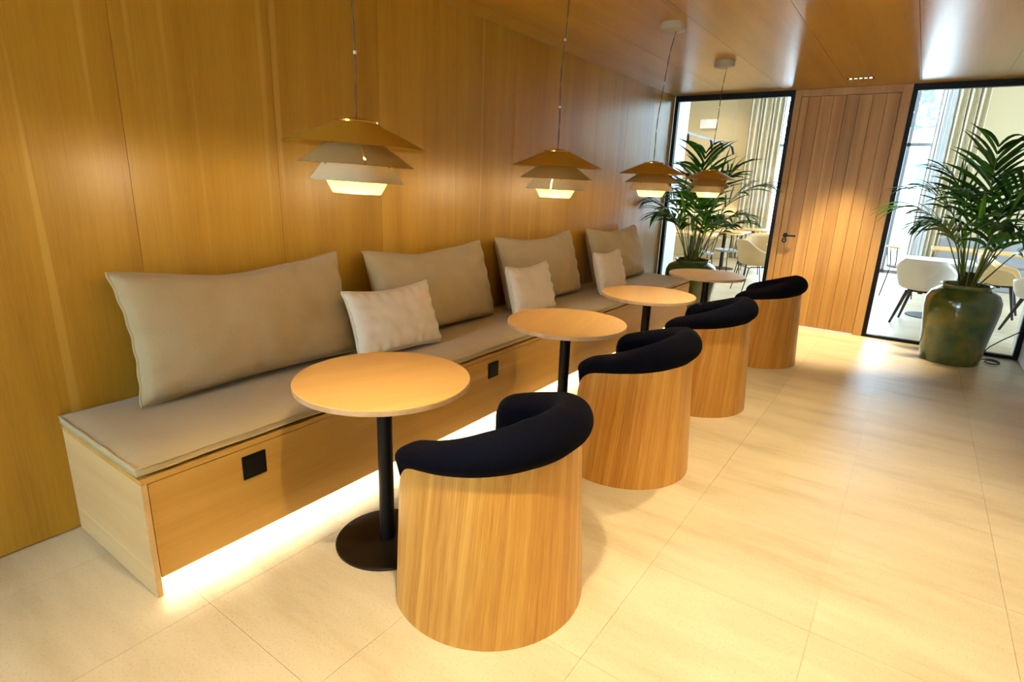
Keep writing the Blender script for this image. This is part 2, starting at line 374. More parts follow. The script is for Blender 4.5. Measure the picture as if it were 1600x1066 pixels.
# linear ceiling downlights
def downlight(x, y, e, where, rz=0, cone=84):
    t = thing('ceiling_downlight', 'slim black linear ceiling downlight ' + where, 'downlight', (x, y, ZC), rz, 'linear ceiling downlights')
    m = MB().box(-.115, .115, -.02, -.016, -.004, .0).box(-.115, .115, .016, .02, -.004, 0).box(-.115, -.111, -.016, .016, -.004, 0).box(.111, .115, -.016, .016, -.004, 0).box(-.111, .111, -.016, .016, -.0012, 0)
    m.build('housing', 'black', t)
    for k in range(5):
        MB().lathe([(.0, -.003), (.011, -.003), (.011, -.0012)], 12, (-.084 + .042 * k, 0, 0)).build('lens', 'spot', t)
    l = light('downlight_beam', 'SPOT', (0, 0, -.012), e, WARM2, spot_size=math.radians(cone), spot_blend=.7, shadow_soft_size=.05)
    l.parent = t
    return t
downlight(2.0, 6.01, 400, 'above the boarded door', cone=58)
downlight(2.05, 2.9, 150, 'over the aisle between second and third tables'); downlight(2.05, .1, 190, 'over the aisle before the first chair')
downlight(3.1, 1.4, 150, 'beside the right wall'); downlight(2.05, -2.4, 150, 'near the back window')

# ------------------------------------------------------------------ bench
bench = thing('bench', 'long oak veneer bench built along the panelled wall', 'bench')
T = .02
B('end_panel', 'bench_end_daylit', (0.001, BD, 0, T, 0, BH - T), bench, bevel=.001)
B('end_panel', 'bench_end_daylit', (0.001, BD, BL - T, BL, 0, BH - T), bench, bevel=.001)
B('top_board', 'bench', (0.001, BD, 0, BL, BH - T, BH), bench, bevel=.001)
for a, b in ((T + .003, 2.845), (2.849, BL - T - .003)):
    B('front_panel', 'bench', (BD - .022, BD - .003, a, b, .072, BH - T - .004), bench, bevel=.001)
B('plinth', 'black', (.42, .44, T, BL - T, 0, BH - T), bench)
led = B('led_strip', 'led', (BD - .075, BD - .055, T + .01, BL - T - .01, .085, .088), bench); led['label'] = 'glowing warm white LED strip under the front'
B('led_carrier', 'alu', (BD - .08, BD - .03, T + .005, BL - T - .005, .088, .092), bench)
for k, y0 in enumerate((.355, 1.945)):
    lb = ('black square socket plate near the open end of the oak bench', 'black square socket plate on the bench front behind second table stem')[k]
    s = thing('power_socket', lb, 'socket', (BD - .003, y0 + .052, .371), 0, None)
    MB().box(0, .008, -.05, .05, -.05, .05).build('plate', 'socket', s, bevel=.003)
    MB().box(.008, .0095, -.036, .036, -.036, .036).build('socket_insert', 'black', s, bevel=.002)

def softbox(x0, x1, y0, y1, z0, z1, e, bulge):
    m = MB(); nx, ny = 24, 120
    def top(u, v, sgn):
        du = min(u, 1 - u) * (x1 - x0); dv = min(v, 1 - v) * (y1 - y0)
        k = 1 - math.exp(-min(du, dv) / e * 1.6)
        x = x0 + (x1 - x0) * u; y = y0 + (y1 - y0) * v
        zm = (z0 + z1) / 2; h = (z1 - z0) / 2
        z = zm + sgn * (h * (.45 + .55 * k)) + (sgn > 0) * .004 * mnoise.noise((x * 5, y * 3, 0)) * k
        return (x, y, z)
    m.grid(lambda u, v: top(u, v, 1), nx, ny); m.grid(lambda u, v: top(1 - u, v, -1), nx, ny)
    # rim
    def rim(i):
        i = i % 4 if False else i
    per = [(u / nx, 0) for u in range(nx)] + [(1, v / ny) for v in range(ny)] + [(1 - u / nx, 1) for u in range(nx)] + [(0, 1 - v / ny) for v in range(ny)]
    n = len(per); vs = [top(u, v, -1) for u, v in per] + [top(u, v, 1) for u, v in per]
    m.add(vs, [(i, (i + 1) % n, n + (i + 1) % n, n + i) for i in range(n)])
    return m, per, top
PADZ = BH + .058
pad = thing('seat_pad', 'long taupe linen seat pad lying on the oak bench', 'seat pad', (0, 0, BH))
m, per, top = softbox(.012, BD - .004, -.006, BL + .004, .004, .058, .035, 0)
m.build('pad', 'seatfab', pad, smooth=True, autosmooth=False)
for sg in (1, -1):
    pts = [top(u, v, sg) for u, v in per]
    MB().tube([(p[0], p[1], p[2] + .002 * math.sin(i * .9) * .6) for i, p in enumerate(pts)], .0042, 6, True).build('piping', 'seatfab', pad, smooth=True)

# ------------------------------------------------------------------ cushions
def cushion(name, label, cat, group, mat, yc, w, h, thick, xb, xt, zb, sag=.03, yaw=0, roll=0, seed=0, ears=.035):
    """pillow leaning against the wall: bottom edge at x=xb, top edge at x=xt"""
    t = thing(name, label, cat, (xb, yc, zb), yaw, group)
    lean = math.asin(max(-1, min(1, (xb - xt) / h)))
    er, eu = Vector((0, 1, 0)), Vector((-math.sin(lean), 0, math.cos(lean))); en = Vector((math.cos(lean), 0, math.sin(lean)))
    cR, sR = math.cos(roll), math.sin(roll)
    er, eu = er * cR + eu * sR, eu * cR - er * sR
    def P(u, v, s):
        U, V = 2 * u - 1, 2 * v - 1
        a, b = 1 - U * U, 1 - V * V
        # outline with pointed corners
        x = U * w / 2 * (1 - ears * 1.6 * b * (abs(U)))
        yv = V * h / 2 * (1 - ears * 1.6 * a * abs(V))
        if V > 0: yv -= sag * V * a ** 1.5 * (1 + .5 * mnoise.noise((U * 1.6 + seed, 3.1, 0)))
        edge = min(1 - abs(U), 1 - abs(V))
        prof = (max(a, 0) ** .5 * max(b, 0) ** .5) ** .66
        nz = mnoise.noise((U * 2.2 + seed, V * 1.8, 1.7)) * .10 + mnoise.noise((U * 5 + seed, V * 4, 4.2)) * .04
        # creases running in from the seams
        cre = .012 * math.exp(-edge * 7) * math.sin(U * 24 + 6 * mnoise.noise((seed, U * 2, 0))) * (abs(V) > abs(U)) + .012 * math.exp(-edge * 7) * math.sin(V * 15 + seed) * (abs(U) >= abs(V))
        z = s * (thick / 2 * prof * (1 + nz * (1.2 if s > 0 else .2)) + (cre * min(1, edge * 12) if s > 0 else 0) + .003)
        low = 1 - .12 * V if s > 0 else 1
        rip = .0025 * math.sin(V * 17 + seed) * (abs(U) > .99) + .002 * math.sin(U * 30 + seed) * (abs(V) > .99)
        return er * (x + rip) + eu * (yv + h / 2) + en * (z * low)
    m = MB(); n1, n2 = 56, 36
    m.grid(lambda u, v: P(u, v, 1), n1, n2); m.grid(lambda u, v: P(1 - u, v, -1), n1, n2)
    per = [(i / n1, 0) for i in range(n1)] + [(1, j / n2) for j in range(n2)] + [(1 - i / n1, 1) for i in range(n1)] + [(0, 1 - j / n2) for j in range(n2)]
    n = len(per)
    m.add([P(u, v, -1) for u, v in per] + [P(u, v, 1) for u, v in per], [(i, (i + 1) % n, n + (i + 1) % n, n + i) for i in range(n)])
    m.build('cover', mat, t, smooth=True, autosmooth=False)
    MB().tube([(P(u, v, 1) + P(u, v, -1)) / 2 for u, v in per], .0065, 6, True).build('piping', mat, t, smooth=True)
    return t
zb = PADZ + .016
GB = 'large taupe back cushions on the bench'
cushion('back_cushion', 'large taupe back cushion nearest the open end panel of the bench', 'cushion', GB, 'cushfab', .775, 1.12, .56, .23, .225, .085, zb, .045, 0, 0, 1)
cushion('back_cushion', 'large taupe back cushion behind the widest ivory cushion', 'cushion', GB, 'cushfab', 2.07, 1.10, .55, .23, .235, .085, zb, .035, 0, 0, 5)
cushion('back_cushion', 'large taupe back cushion between the second and third ivory cushions', 'cushion', GB, 'cushfab', 3.38, 1.14, .56, .23, .235, .085, zb, .035, 0, 0, 9)
cushion('back_cushion', 'large taupe back cushion at the bench end beside the potted palm', 'cushion', GB, 'cushfab', 4.86, 1.16, .56, .23, .235, .085, zb, .035, 0, 0, 14)
GS = 'small ivory cushions on the bench'
cushion('scatter_cushion', 'small ivory cushion standing behind the first round table', 'cushion', GS, 'whitefab', 1.50, .60, .38, .17, .43, .30, zb, .015, math.radians(-4), 0, 21, .05)
cushion('scatter_cushion', 'small ivory cushion standing behind the second round table', 'cushion', GS, 'whitefab', 2.84, .60, .38, .15, .47, .37, zb, .015, math.radians(4), math.radians(-1), 27, .05)
cushion('scatter_cushion', 'small ivory cushion standing behind the third round table', 'cushion', GS, 'whitefab', 4.18, .60, .38, .15, .47, .37, zb, .015, math.radians(4), math.radians(-1), 33, .05)

# ------------------------------------------------------------------ tables
def make_table():
    t = thing('round_table', '', 'table')
    m = MB().lathe([(0, .715), (.338, .715), (.344, .718), (.344, .737)], 96); m.build('tabletop_edge', 'ply', t, smooth=True)
    MB().lathe([(.344, .737), (.3425, .740), (0, .740)], 96).build('tabletop', 'top', t, smooth=True)
    MB().lathe([(0, .709), (.12, .709), (.12, .715), (0, .715)], 32).build('mount_plate', 'black', t, smooth=True)
    MB().lathe([(.031, .008), (.031, .709)], 32).build('stem', 'black', t, smooth=True)
    MB().lathe([(0, 0), (.2165, 0), (.2165, .006), (.2125, .010), (.035, .012), (0, .012)], 64).build('base', 'base', t, smooth=True)
    return t
tpos = [(1.0913, .7589), (1.1537, 2.104), (1.1645, 3.2963), (1.1813, 4.6784)]
tl = ['round oak table in front of the first ivory cushion, nearest the open bench end', 'second round oak table from the open bench end', 'third round oak table from the open bench end', 'round oak table in front of the green pot beside the glass screen']
table = make_table()
for i, (x, y) in enumerate(tpos):
    o = table if i == 0 else copy_tree(table)
    o.location = (x, y, 0); o.rotation_euler = (0, 0, math.radians((-20, 10, 25, 5)[i])); tag(o, tl[i], 'table', 'round oak tables in a row')

# ------------------------------------------------------------------ tub chairs
def interp(tab, a):
    for (a0, v0), (a1, v1) in zip(tab, tab[1:]):
        if a <= a1: 
            k = (a - a0) / (a1 - a0); return v0 + (v1 - v0) * k
    return tab[-1][1]
RIM = [(0, .648), (30, .643), (50, .632), (76, .616), (94, .602), (104, .590), (110, .576), (114, .560), (117, .540), (119, .518), (120.2, .495), (121, .46)]
TOPZ = [(0, .800), (30, .788), (60, .748), (78, .716), (95, .688), (110, .664), (118, .655), (124, .650)]
def rshell(z, th=0): return .365 - .030 * (z / .6) - .012 * math.cos(th) * (z / .6)
def make_chair():
    t = thing('tub_chair', '', 'chair')
    m = MB(); A = 121
    angs = [-A + 2 * A * k / 120 for k in range(121)]
    angs = sorted(set([round(a, 3) for a in angs] + [s * v for s in (-1, 1) for v in (119.6, 120.2, 120.6, 120.85)]))
    rows = 14; T = .016
    out = [[((rshell(z, math.radians(a))) * math.cos(math.radians(a)), rshell(z, math.radians(a)) * math.sin(math.radians(a)), z) for z in [interp(RIM, abs(a)) * k / rows for k in range(rows + 1)]] for a in angs]
    inn = [[(p[0] * (1 - T / math.hypot(p[0], p[1])), p[1] * (1 - T / math.hypot(p[0], p[1])), p[2]) for p in c] for c in out]
    n = len(angs); R1 = rows + 1
    vs = [p for c in out for p in c] + [p for c in inn for p in c]; off = n * R1; f = []
    for i in range(n - 1):
        for j in range(rows):
            f.append((i * R1 + j, (i + 1) * R1 + j, (i + 1) * R1 + j + 1, i * R1 + j + 1))
            f.append((off + i * R1 + j, off + i * R1 + j + 1, off + (i + 1) * R1 + j + 1, off + (i + 1) * R1 + j))
        f.append((i * R1 + rows, (i + 1) * R1 + rows, off + (i + 1) * R1 + rows, off + i * R1 + rows))
        f.append((i * R1, off + i * R1, off + (i + 1) * R1, (i + 1) * R1))
    for i in (0, n - 1):
        for j in range(rows): f.append((i * R1 + j, i * R1 + j + 1, off + i * R1 + j + 1, off + i * R1 + j))
    m.add(vs, f); m.build('shell', 'chair', t, smooth=True)
    # padded rim rolling over the shell and down the inside
    m = MB(); A = 124.5; K = 132; prof_n = None; rings = []
    for k in range(K + 1):
        a = -A + 2 * A * k / K; aa = abs(a); th = math.radians(a)
        zr = max(interp(RIM, min(aa, 121)), .50) if aa < 121 else .50
        zt = interp(TOPZ, aa); R0 = rshell(zr, th); h = zt - zr
        b = .022 + .020 * max(0, math.cos(th))
        hh = zt - interp(RIM, min(aa, 112)); zc = interp(RIM, min(aa, 112))
        pr = [(R0 - .004, zr - .012), (R0 + .004, zr + .004), (R0 + b * .75, zc + hh * .16), (R0 + b, zc + hh * .38), (R0 + b * .85, zc + hh * .62), (R0 + b * .3, zc + hh * .85),
              (R0 - .028, zc + hh * .98), (R0 - .055, zc + hh), (R0 - .083, zc + hh * .93), (R0 - .105, zc + hh * .72), (R0 - .112, zc + hh * .45), (R0 - .105, zc + hh * .1),
              (R0 - .092, zc - .06), (R0 - .085, .47), (R0 - .08, .43), (R0 - .022, .43), (R0 - .0175, .47), (R0 - .0172, zr - .012)]
        e = max(0, (aa - (A - 15)) / 15); sc = math.sqrt(max(0.0, 1 - e * e)) if e > 0 else 1
        cxm = sum(p[0] for p in pr) / len(pr); czm = .56
        if e > 0:
            pr = [(cxm + (p[0] - cxm) * (.35 + .65 * min(1, sc * 1.25)), czm + (p[1] - czm) * (.12 + .88 * sc) if p[1] > czm else p[1]) for p in pr]
        rings.append([(p[0] * math.cos(th), p[0] * math.sin(th), p[1]) for p in pr]); n = len(pr)
    vs = [p for r in rings for p in r]
    f = [(i * n + j, i * n + (j + 1) % n, (i + 1) * n + (j + 1) % n, (i + 1) * n + j) for i in range(K) for j in range(n)]
    f += [tuple(range(n)), tuple(K * n + j for j in range(n))[::-1]]
    m.add(vs, f); o = m.build('padded_rim', 'navy', t, smooth=True, autosmooth=False)
    md = o.modifiers.new('sub', 'SUBSURF'); md.levels = 1; md.render_levels = 1
    # seat cushion, rounded front
    m = MB(); rings = []
    for r_, z_ in ((0, .455), (.6, .456), (.85, .45), (.95, .437), (1.0, .41), (1.0, .36), (.97, .34), (0, .34)):
        rings.append([(max(-.215, .272 * math.cos(2 * PI * k / 64)) * r_, .272 * math.sin(2 * PI * k / 64) * r_, z_) for k in range(64)])
    vs = [p for r in rings for p in r]
    m.add(vs, [(i * 64 + k, i * 64 + (k + 1) % 64, (i + 1) * 64 + (k + 1) % 64, (i + 1) * 64 + k)[::-1] for i in range(7) for k in range(64)])
    m.build('seat', 'navy', t, smooth=True)
    MB().box(-.185, -.170, -.295, .295, .012, .345).build('front_panel', 'chairf', t)
    return t
cpos = [(1.589, .829, 0), (1.563, 2.12, 5), (1.575, 3.33, 5), (1.665, 4.80, 4)]
clab = ['oak tub chair with navy padded rim at the first table from the open bench end', 'oak tub chair with navy padded rim at the second table from the open bench end',
        'oak tub chair with navy padded rim at the third table from the open bench end', 'oak tub chair with navy padded rim at the table nearest the boarded door']
chair = make_chair()
for i, (x, y, a) in enumerate(cpos):
    o = chair if i == 0 else copy_tree(chair)
    o.location = (x, y, 0); o.rotation_euler = (0, 0, math.radians(a)); tag(o, clab[i], 'chair', 'oak tub chairs')

# ------------------------------------------------------------------ pendant lamps
def make_lamp(L):
    t = thing('pendant_lamp', '', 'lamp')
    gap = math.radians(1.4)
    def shade(name, r0, z0, r1, z1, a, mat='lamp'):
        # sheet-metal cone with an open seam
        m = MB().lathe([(r0, z0), (r1, z1), (r1 - .002, z1 - .0005), (r0 - .002, z0 - .002)], 72, closed=True, a0=a + gap, a1=a + 2 * PI - gap)
        return m.build(name, mat, t, smooth=True)
    s = shade('upper_shade', .066, .078, .245, 0, math.radians(40))
    shade('middle_shade', .098, .006, .198, -.062, math.radians(-32), 'lamp2')
    shade('lower_shade', .120, -.062, .163, -.118, math.radians(-118), 'lamp3')
    MB().lathe([(.022, -.060), (.108, -.064), (.108, -.066), (.022, -.064)], 40, closed=True).build('added_baffle', 'lampin', t, smooth=True)  # disc added inside to keep bulb light off the outer shade faces
    MB().lathe([(.108, -.112), (.082, -.160), (.0805, -.1595), (.1065, -.1115)], 48, closed=True).build('reflector_bowl', 'bowl', t, smooth=True)
    MB().lathe([(0, -.1575), (.080, -.1575), (.080, -.1585), (0, -.1585)], 48).build('diffuser', 'diff', t, smooth=True)
    MB().lathe([(.0, .090), (.030, .090), (.034, .086), (.074, .082), (.074, .076), (.0, .076)], 40).build('cap', 'gold', t, smooth=True)
    for k in range(3):
        a = 2 * PI * k / 3 + .4
        MB().tube([(.06 * math.cos(a), .06 * math.sin(a), .076), (.10 * math.cos(a), .10 * math.sin(a), .0), (.122 * math.cos(a), .122 * math.sin(a), -.064), (.105 * math.cos(a), .105 * math.sin(a), -.116)], .0025, 6).build('strut', 'gold', t, smooth=True)
    MB().lathe([(0, .076), (.020, .076), (.020, -.066), (0, -.066)], 20).build('socket', 'putty', t, smooth=True)
    MB().lathe([(0, -.066), (.014, -.068), (.026, -.085), (.026, -.105), (.014, -.118), (0, -.122)], 20).build('bulb', 'bulb', t, smooth=True)
    l = light('lamp_glow', 'POINT', (0, 0, -.126), 98, WARM, shadow_soft_size=.028); l.parent = t
    return t
lpos = [(1.065, .69, 1.605, 0, 0), (1.06, 2.05, 1.592, 0, 0), (1.045, 3.44, 1.598, .055, -.03), (1.055, 4.80, 1.594, .02, -.05)]
llab = ['tiered mustard pendant lamp hanging over the first table from the open bench end', 'tiered mustard pendant lamp hanging over the second table from the open bench end',
        'tiered mustard pendant lamp hanging over the third table from the open bench end', 'tiered mustard pendant lamp hanging in front of the palm by the glass screen']
lamp = make_lamp(0)
for i, (x, y, z, dx, dy) in enumerate(lpos):
    o = lamp if i == 0 else copy_tree(lamp)
    if i: 
        for c in o.children:
            if c.type == 'LIGHT': c.data = c.data
    o.location = (x, y, z); o.rotation_euler = (math.radians((-1.2, .5, 0, 0)[i]), math.radians((1.6, .6, 0, 0)[i]), math.radians((0, 50, 110, 160)[i])); tag(o, llab[i], 'lamp', 'tiered pendant lamps')
for i, (x, y, z, dx, dy) in enumerate(lpos):
    # cord and ceiling rose belong to the lamp (in lamp space)
    o = [c for c in bpy.data.objects if c.name.startswith('pendant_lamp')][i]
    inv = (Matrix.Translation((x, y, z)) @ o.rotation_euler.to_matrix().to_4x4()).inverted()
    cx_, cy_ = x + dx, y + dy
    ex = cx_ + .025
    pts = []
    zt, zb_ = ZC - .052, z + .088
    for k in range(25):
        s = k / 24; zz = zb_ + (zt - zb_) * s
        xx = x + (ex - x) * s ** 3.0 + .006 * math.sin(s * 9 + i) * (1 - s) * s * 3; yy = y + (cy_ - y) * s ** 2.2 + .005 * math.sin(s * 7 + 2 * i) * (1 - s) * s * 3
        pts.append((xx, yy, zz))
    for q in (-1, 1):
        mm = MB().tube([inv @ Vector((p[0] + .0022 * math.cos(k * 1.1 + q * PI / 2), p[1] + .0022 * math.sin(k * 1.1 + q * PI / 2), p[2])) for k, p in enumerate(pts)], .0017, 6)
        mm.build('cord', 'cord', o, smooth=True)
    for kk in (6, 15):
        p = pts[kk]; MB().tube([inv @ Vector((p[0], p[1], p[2] - .005)), inv @ Vector((p[0], p[1], p[2] + .005))], .0058, 8).build('cord_clip', 'white', o)
    c_ = MB().lathe([(0, -.05), (.080, -.05), (.085, -.046), (.085, -.001), (0, -.001)], 40); c_.v = [inv @ Vector((p[0] + cx_, p[1] + cy_, p[2] + ZC)) for p in c_.v]
    c_.build('ceiling_rose', 'putty', o, smooth=True)

# ------------------------------------------------------------------ potted palms
def potted_palm(label, c, prof, fronds, seed, lim, rim_r, rim_z):
    rnd = random.Random(seed)
    t = thing('potted_palm', label, 'plant', (c[0], c[1], 0), 0, None)
    p = MB().lathe(prof, 64).build('pot', 'pot', t, smooth=True, autosmooth=False); p['label'] = 'glazed green ceramic pot'
    MB().lathe([(0, rim_z - .05), (rim_r - .03, rim_z - .055)], 32).build('soil', 'soil', t, smooth=True)
    for k in range(5):
        a = 1.3 * k; q = (.05 * math.cos(a), .05 * math.sin(a))
        MB().tube([(q[0], q[1], rim_z - .06), (q[0] * .9, q[1] * .9, rim_z + .03), (q[0] * .8, q[1] * .8, rim_z + .11)], [.030, .026, .014], 10).build('sheath', 'sheath', t, smooth=True)
    def cl(v):
        x, y, z = v.x + c[0], v.y + c[1], v.z
        x = max(lim[0] + .002 * rnd.random(), min(lim[1], x)); y = min(lim[2] - .002 * rnd.random(), y)
        return Vector((x - c[0], y - c[1], z))
    for (az, lean, Ln, arch, nl) in fronds:
        az = math.radians(az); d = Vector((math.cos(az), math.sin(az), 0))
        base = d * .045 + Vector((rnd.uniform(-.03, .03), rnd.uniform(-.03, .03), rim_z - .05))
        pts = []; p = base.copy(); ang = lean; n = 22
        for k in range(n + 1):
            pts.append(cl(p)); s = k / n
            ang = lean + arch * max(0, s - .35) ** 1.5 * 1.9
            p = p + (d * math.sin(ang) + Vector((0, 0, 1)) * math.cos(ang)) * (Ln / n)
        fr_ = MB().tube(pts, [.0085 * (1 - .85 * k / n) for k in range(n + 1)], 6).build('frond', 'stem', t, smooth=True)
        side = d.cross(Vector((0, 0, 1)))
        for q in range(nl):
            s = .46 + .54 * (q // 2 + .5) / (nl / 2); sg = 1 if q % 2 else -1
            i = min(n - 1, int(s * n)); f_ = s * n - i; p0 = pts[i].lerp(pts[i + 1], min(1, f_)); tg = (pts[i + 1] - pts[i])
            tg = tg.normalized() if tg.length > 1e-6 else Vector((0, 0, 1))
            sp = math.sin(PI * min(1, (s - .40) / .62)) ** .55
            ln = (.20 + .24 * sp) * rnd.uniform(.88, 1.1) * (Ln / 1.25); wd = rnd.uniform(.013, .021)
            nrm = side.cross(tg).normalized()
            dirv = (side * sg * (.85 - .5 * (s - .46)) + tg * (.75 + .9 * (s - .46)) + nrm * rnd.uniform(-.15, .4)).normalized()
            vs = []; fs = []; pp = p0.copy(); K = 6
            droop = rnd.uniform(.7, 1.9)
            for k in range(K + 1):
                u = k / K; w_ = wd * (math.sin(PI * min(1, u * .82 + .14)) ** .8) * (1 - u ** 4)
                wv = dirv.cross(nrm); wv = wv.normalized() if wv.length > 1e-6 else side
                vs += [cl(pp - wv * w_ + nrm * w_ * .35), cl(pp.copy()), cl(pp + wv * w_ + nrm * w_ * .35)]
                pp = pp + dirv * (ln / K); dirv = (dirv + Vector((0, 0, -1)) * droop * .13).normalized()
            for k in range(K):
                for j in (0, 1): fs.append((k * 3 + j, k * 3 + j + 1, k * 3 + j + 4, k * 3 + j + 3))
            MB().add(vs, fs).build('leaflet', 'leaf', fr_, smooth=True)
    # unopened spear leaves and bare young stems between the fronds
    for k in range(9):
        az = rnd.uniform(0, 2 * PI) if k > 2 else math.radians((-20, 5, -55)[k]); ln = rnd.uniform(.55, .95) if k > 2 else (1.38, 1.30, 1.15)[k]; le = rnd.uniform(.08, .4) if k > 2 else (.17, .20, .28)[k]
        d = Vector((math.cos(az), math.sin(az), 0)); b0 = d * .04 + Vector((0, 0, rim_z - .05))
        pts = [cl(b0 + (d * math.sin(le) + Vector((0, 0, math.cos(le)))) * ln * q / 10 + d * .05 * (q / 10) ** 3) for q in range(11)]
        st_ = MB().tube(pts[:8], [.0065 - .0005 * q for q in range(8)], 6).build('young_stem', 'stem', t, smooth=True)
        sd = d.cross(Vector((0, 0, 1))); vs = []
        for q, w_ in zip(range(6, 11), (.003, .016, .022, .015, .0015)): vs += [pts[q] - sd * w_, pts[q] + d * w_ * .5, pts[q] + sd * w_]
        MB().add(vs, [(q * 3 + j, q * 3 + j + 1, q * 3 + j + 4, q * 3 + j + 3) for q in range(4) for j in (0, 1)]).build('spear_leaf', 'spear', st_, smooth=True)
    return t
prof2 = [(0, 0), (.225, 0), (.236, .012), (.246, .10), (.262, .25), (.282, .40), (.295, .52), (.291, .60), (.262, .665), (.215, .70), (.188, .712), (.186, .724), (.202, .738), (.200, .746), (.185, .742), (.176, .72), (.175, .66), (0, .66)]
fr2 = [(150, 0.1, 1.22, 1.1, 20), (195, 0.22, 1.15, 1.5, 20), (245, 0.18, 1.12, 1.5, 20), (290, 0.16, 1.2, 1.2, 20), (20, 0.14, 1.25, 0.8, 20), (335, 0.28, 1.2, 1.3, 20), (178, 0.42, 1.08, 1.5, 20), (220, 0.44, 0.95, 1.7, 20), (275, 0.42, 0.95, 1.6, 20), (315, 0.5, 0.95, 1.3, 20), (90, 0.08, 1.22, 0.8, 20), (262, 0.05, 1.34, 0.8, 20), (350, 0.55, 0.8, 1.1, 20), (205, 0.3, 0.85, 1.9, 20), (300, 0.32, 0.8, 1.8, 20)]
potted_palm('tall kentia palm in green glazed pot by the right wall and boarded door', (3.185, 6.03), prof2, fr2, 3, (0, W - .03, YE - .02), .2, .745)
prof1 = [(r * 1.02, z * .93) for r, z in prof2]
fr1 = [(175, 0.12, 1.22, 1.1, 20), (220, 0.24, 1.15, 1.5, 20), (270, 0.2, 1.12, 1.5, 20), (315, 0.18, 1.2, 1.2, 20), (45, 0.16, 1.25, 0.8, 20), (0, 0.3, 1.2, 1.3, 20), (203, 0.44, 1.08, 1.5, 20), (245, 0.46, 0.95, 1.7, 20), (300, 0.44, 0.95, 1.6, 20), (340, 0.52, 0.95, 1.3, 20), (115, 0.1, 1.22, 0.8, 20), (287, 0.07, 1.34, 0.8, 20), (15, 0.57, 0.8, 1.1, 20), (230, 0.32, 0.85, 1.9, 20), (325, 0.34, 0.8, 1.8, 20)]
potted_palm('bushy kentia palm in green glazed pot between the bench end and glass screen', (.575, 6.12), prof1, fr1, 11, (.012, W, YE - .02), .2, .693)

cab = MB(); pts = []
for k in range(28):
    a = 2 * PI * k / 20; pts.append((3.53 + .055 * math.cos(a), 6.19 + .085 * math.sin(a), .006 + .0006 * k))
pts2 = [(3.43, 6.24, .012), (3.46, 6.33, .06), (3.50, 6.36, .125), (3.58, 6.39, .20), (3.66, 6.42, .265), (3.72, 6.44, .31), (3.752, 6.45, .325)]
cab.tube(pts + pts2, .0052, 8)
tag(cab.build('power_cable', 'black', smooth=True), 'thin black cable looped on the floor beside the right green pot', 'cable')

# ------------------------------------------------------------------ dining room beyond the glass
struct(B('floor_dining', 'floor', (-4, 8, YE + .07, YF + .12, -.1, 0)))
struct(B('wall_return_left', 'white', (-4, -.002, YE + .07, 7.085, 0, ZF)))
struct(B('wall_return_right', 'white', (W + .002, 8, YE + .07, 7.10, 0, ZF)))
struct(B('wall_header', 'white', (-.002, W + .002, YE + .07, YE + .19, ZC + .02, ZF)))
struct(B('ceiling_dining', 'white', (-4, 8, YE + .07, YF + .12, ZF, ZF + .1)))
struct(B('wall_dining_left', 'beige', (-4.1, -4, 7.0, YF + .12, 0, ZF)))
wr = MB()
for b in ((8, 8.1, 7.0, 8.1, 0, ZF), (8, 8.1, 12.3, YF + .12, 0, ZF), (8, 8.1, 8.1, 12.3, 3.7, ZF), (8, 8.1, 8.1, 12.3, 0, .1)): wr.box(*b)
struct(wr.build('wall_dining_right', 'beige'))
wr = MB()
for yy in (8.1, 9.5, 10.9, 12.24): wr.box(8.02, 8.08, yy, yy + .06, .1, 3.7)
for zz in (.1, 3.64): wr.box(8.02, 8.08, 8.16, 12.24, zz, zz + .06)
w5 = struct(wr.build('window_5', 'alu'))
for ya, yb in ((8.16, 9.5), (9.56, 10.9), (10.96, 12.24)): B('pane', 'glass', (8.046, 8.054, ya, yb, .16, 3.64), w5)
wf = MB()
for b in ((-4, -.1, YF, YF + .12, 0, ZF), (2.9, 8, YF, YF + .12, 0, ZF), (-.1, 2.9, YF, YF + .12, 3.95, ZF)): wf.box(*b)
struct(wf.build('wall_far', 'beige'))
wm = MB()
for xx in (-.1, .9, 1.55, 2.24, 2.84): wm.box(xx, xx + .06, YF + .03, YF + .09, 0, 3.95)
for zz in (0, 2.45, 3.89): wm.box(-.04, 2.84, YF + .03, YF + .09, zz, zz + .06)
w3 = struct(wm.build('window_3', 'alu'))
for xa, xb in ((-.04, .9), (.96, 1.55), (1.61, 2.24), (2.30, 2.84)):
    for za, zb2 in ((.06, 2.45), (2.51, 3.89)): B('pane', 'glass', (xa, xb, YF + .056, YF + .064, za, zb2), w3)
def curtain(label, x0, x1, mat, amp, nf, name='curtain'):
    m = MB()
    m.grid(lambda u, v: (x0 + (x1 - x0) * u + .012 * math.sin(v * 3 + u * 20), YF - .13 + amp * math.sin(u * nf * 2 * PI + .5 * math.sin(u * 17)), .02 + 4.0 * v), int(nf * 12), 10)
    o = m.build(name, mat, None, smooth=True, solid=.004); return tag(o, label, 'curtain')
curtain('cream pleated curtain seen through the glass screen beside the bench', -.72, -.02, 'curtain', .055, 8)
curtain('cream pleated curtain behind the right palm beside a beige wall', 2.86, 3.34, 'curtain', .055, 6)
curtain('white sheer curtain hanging beside the far glazed window', 2.62, 2.86, 'sheer', .03, 4)

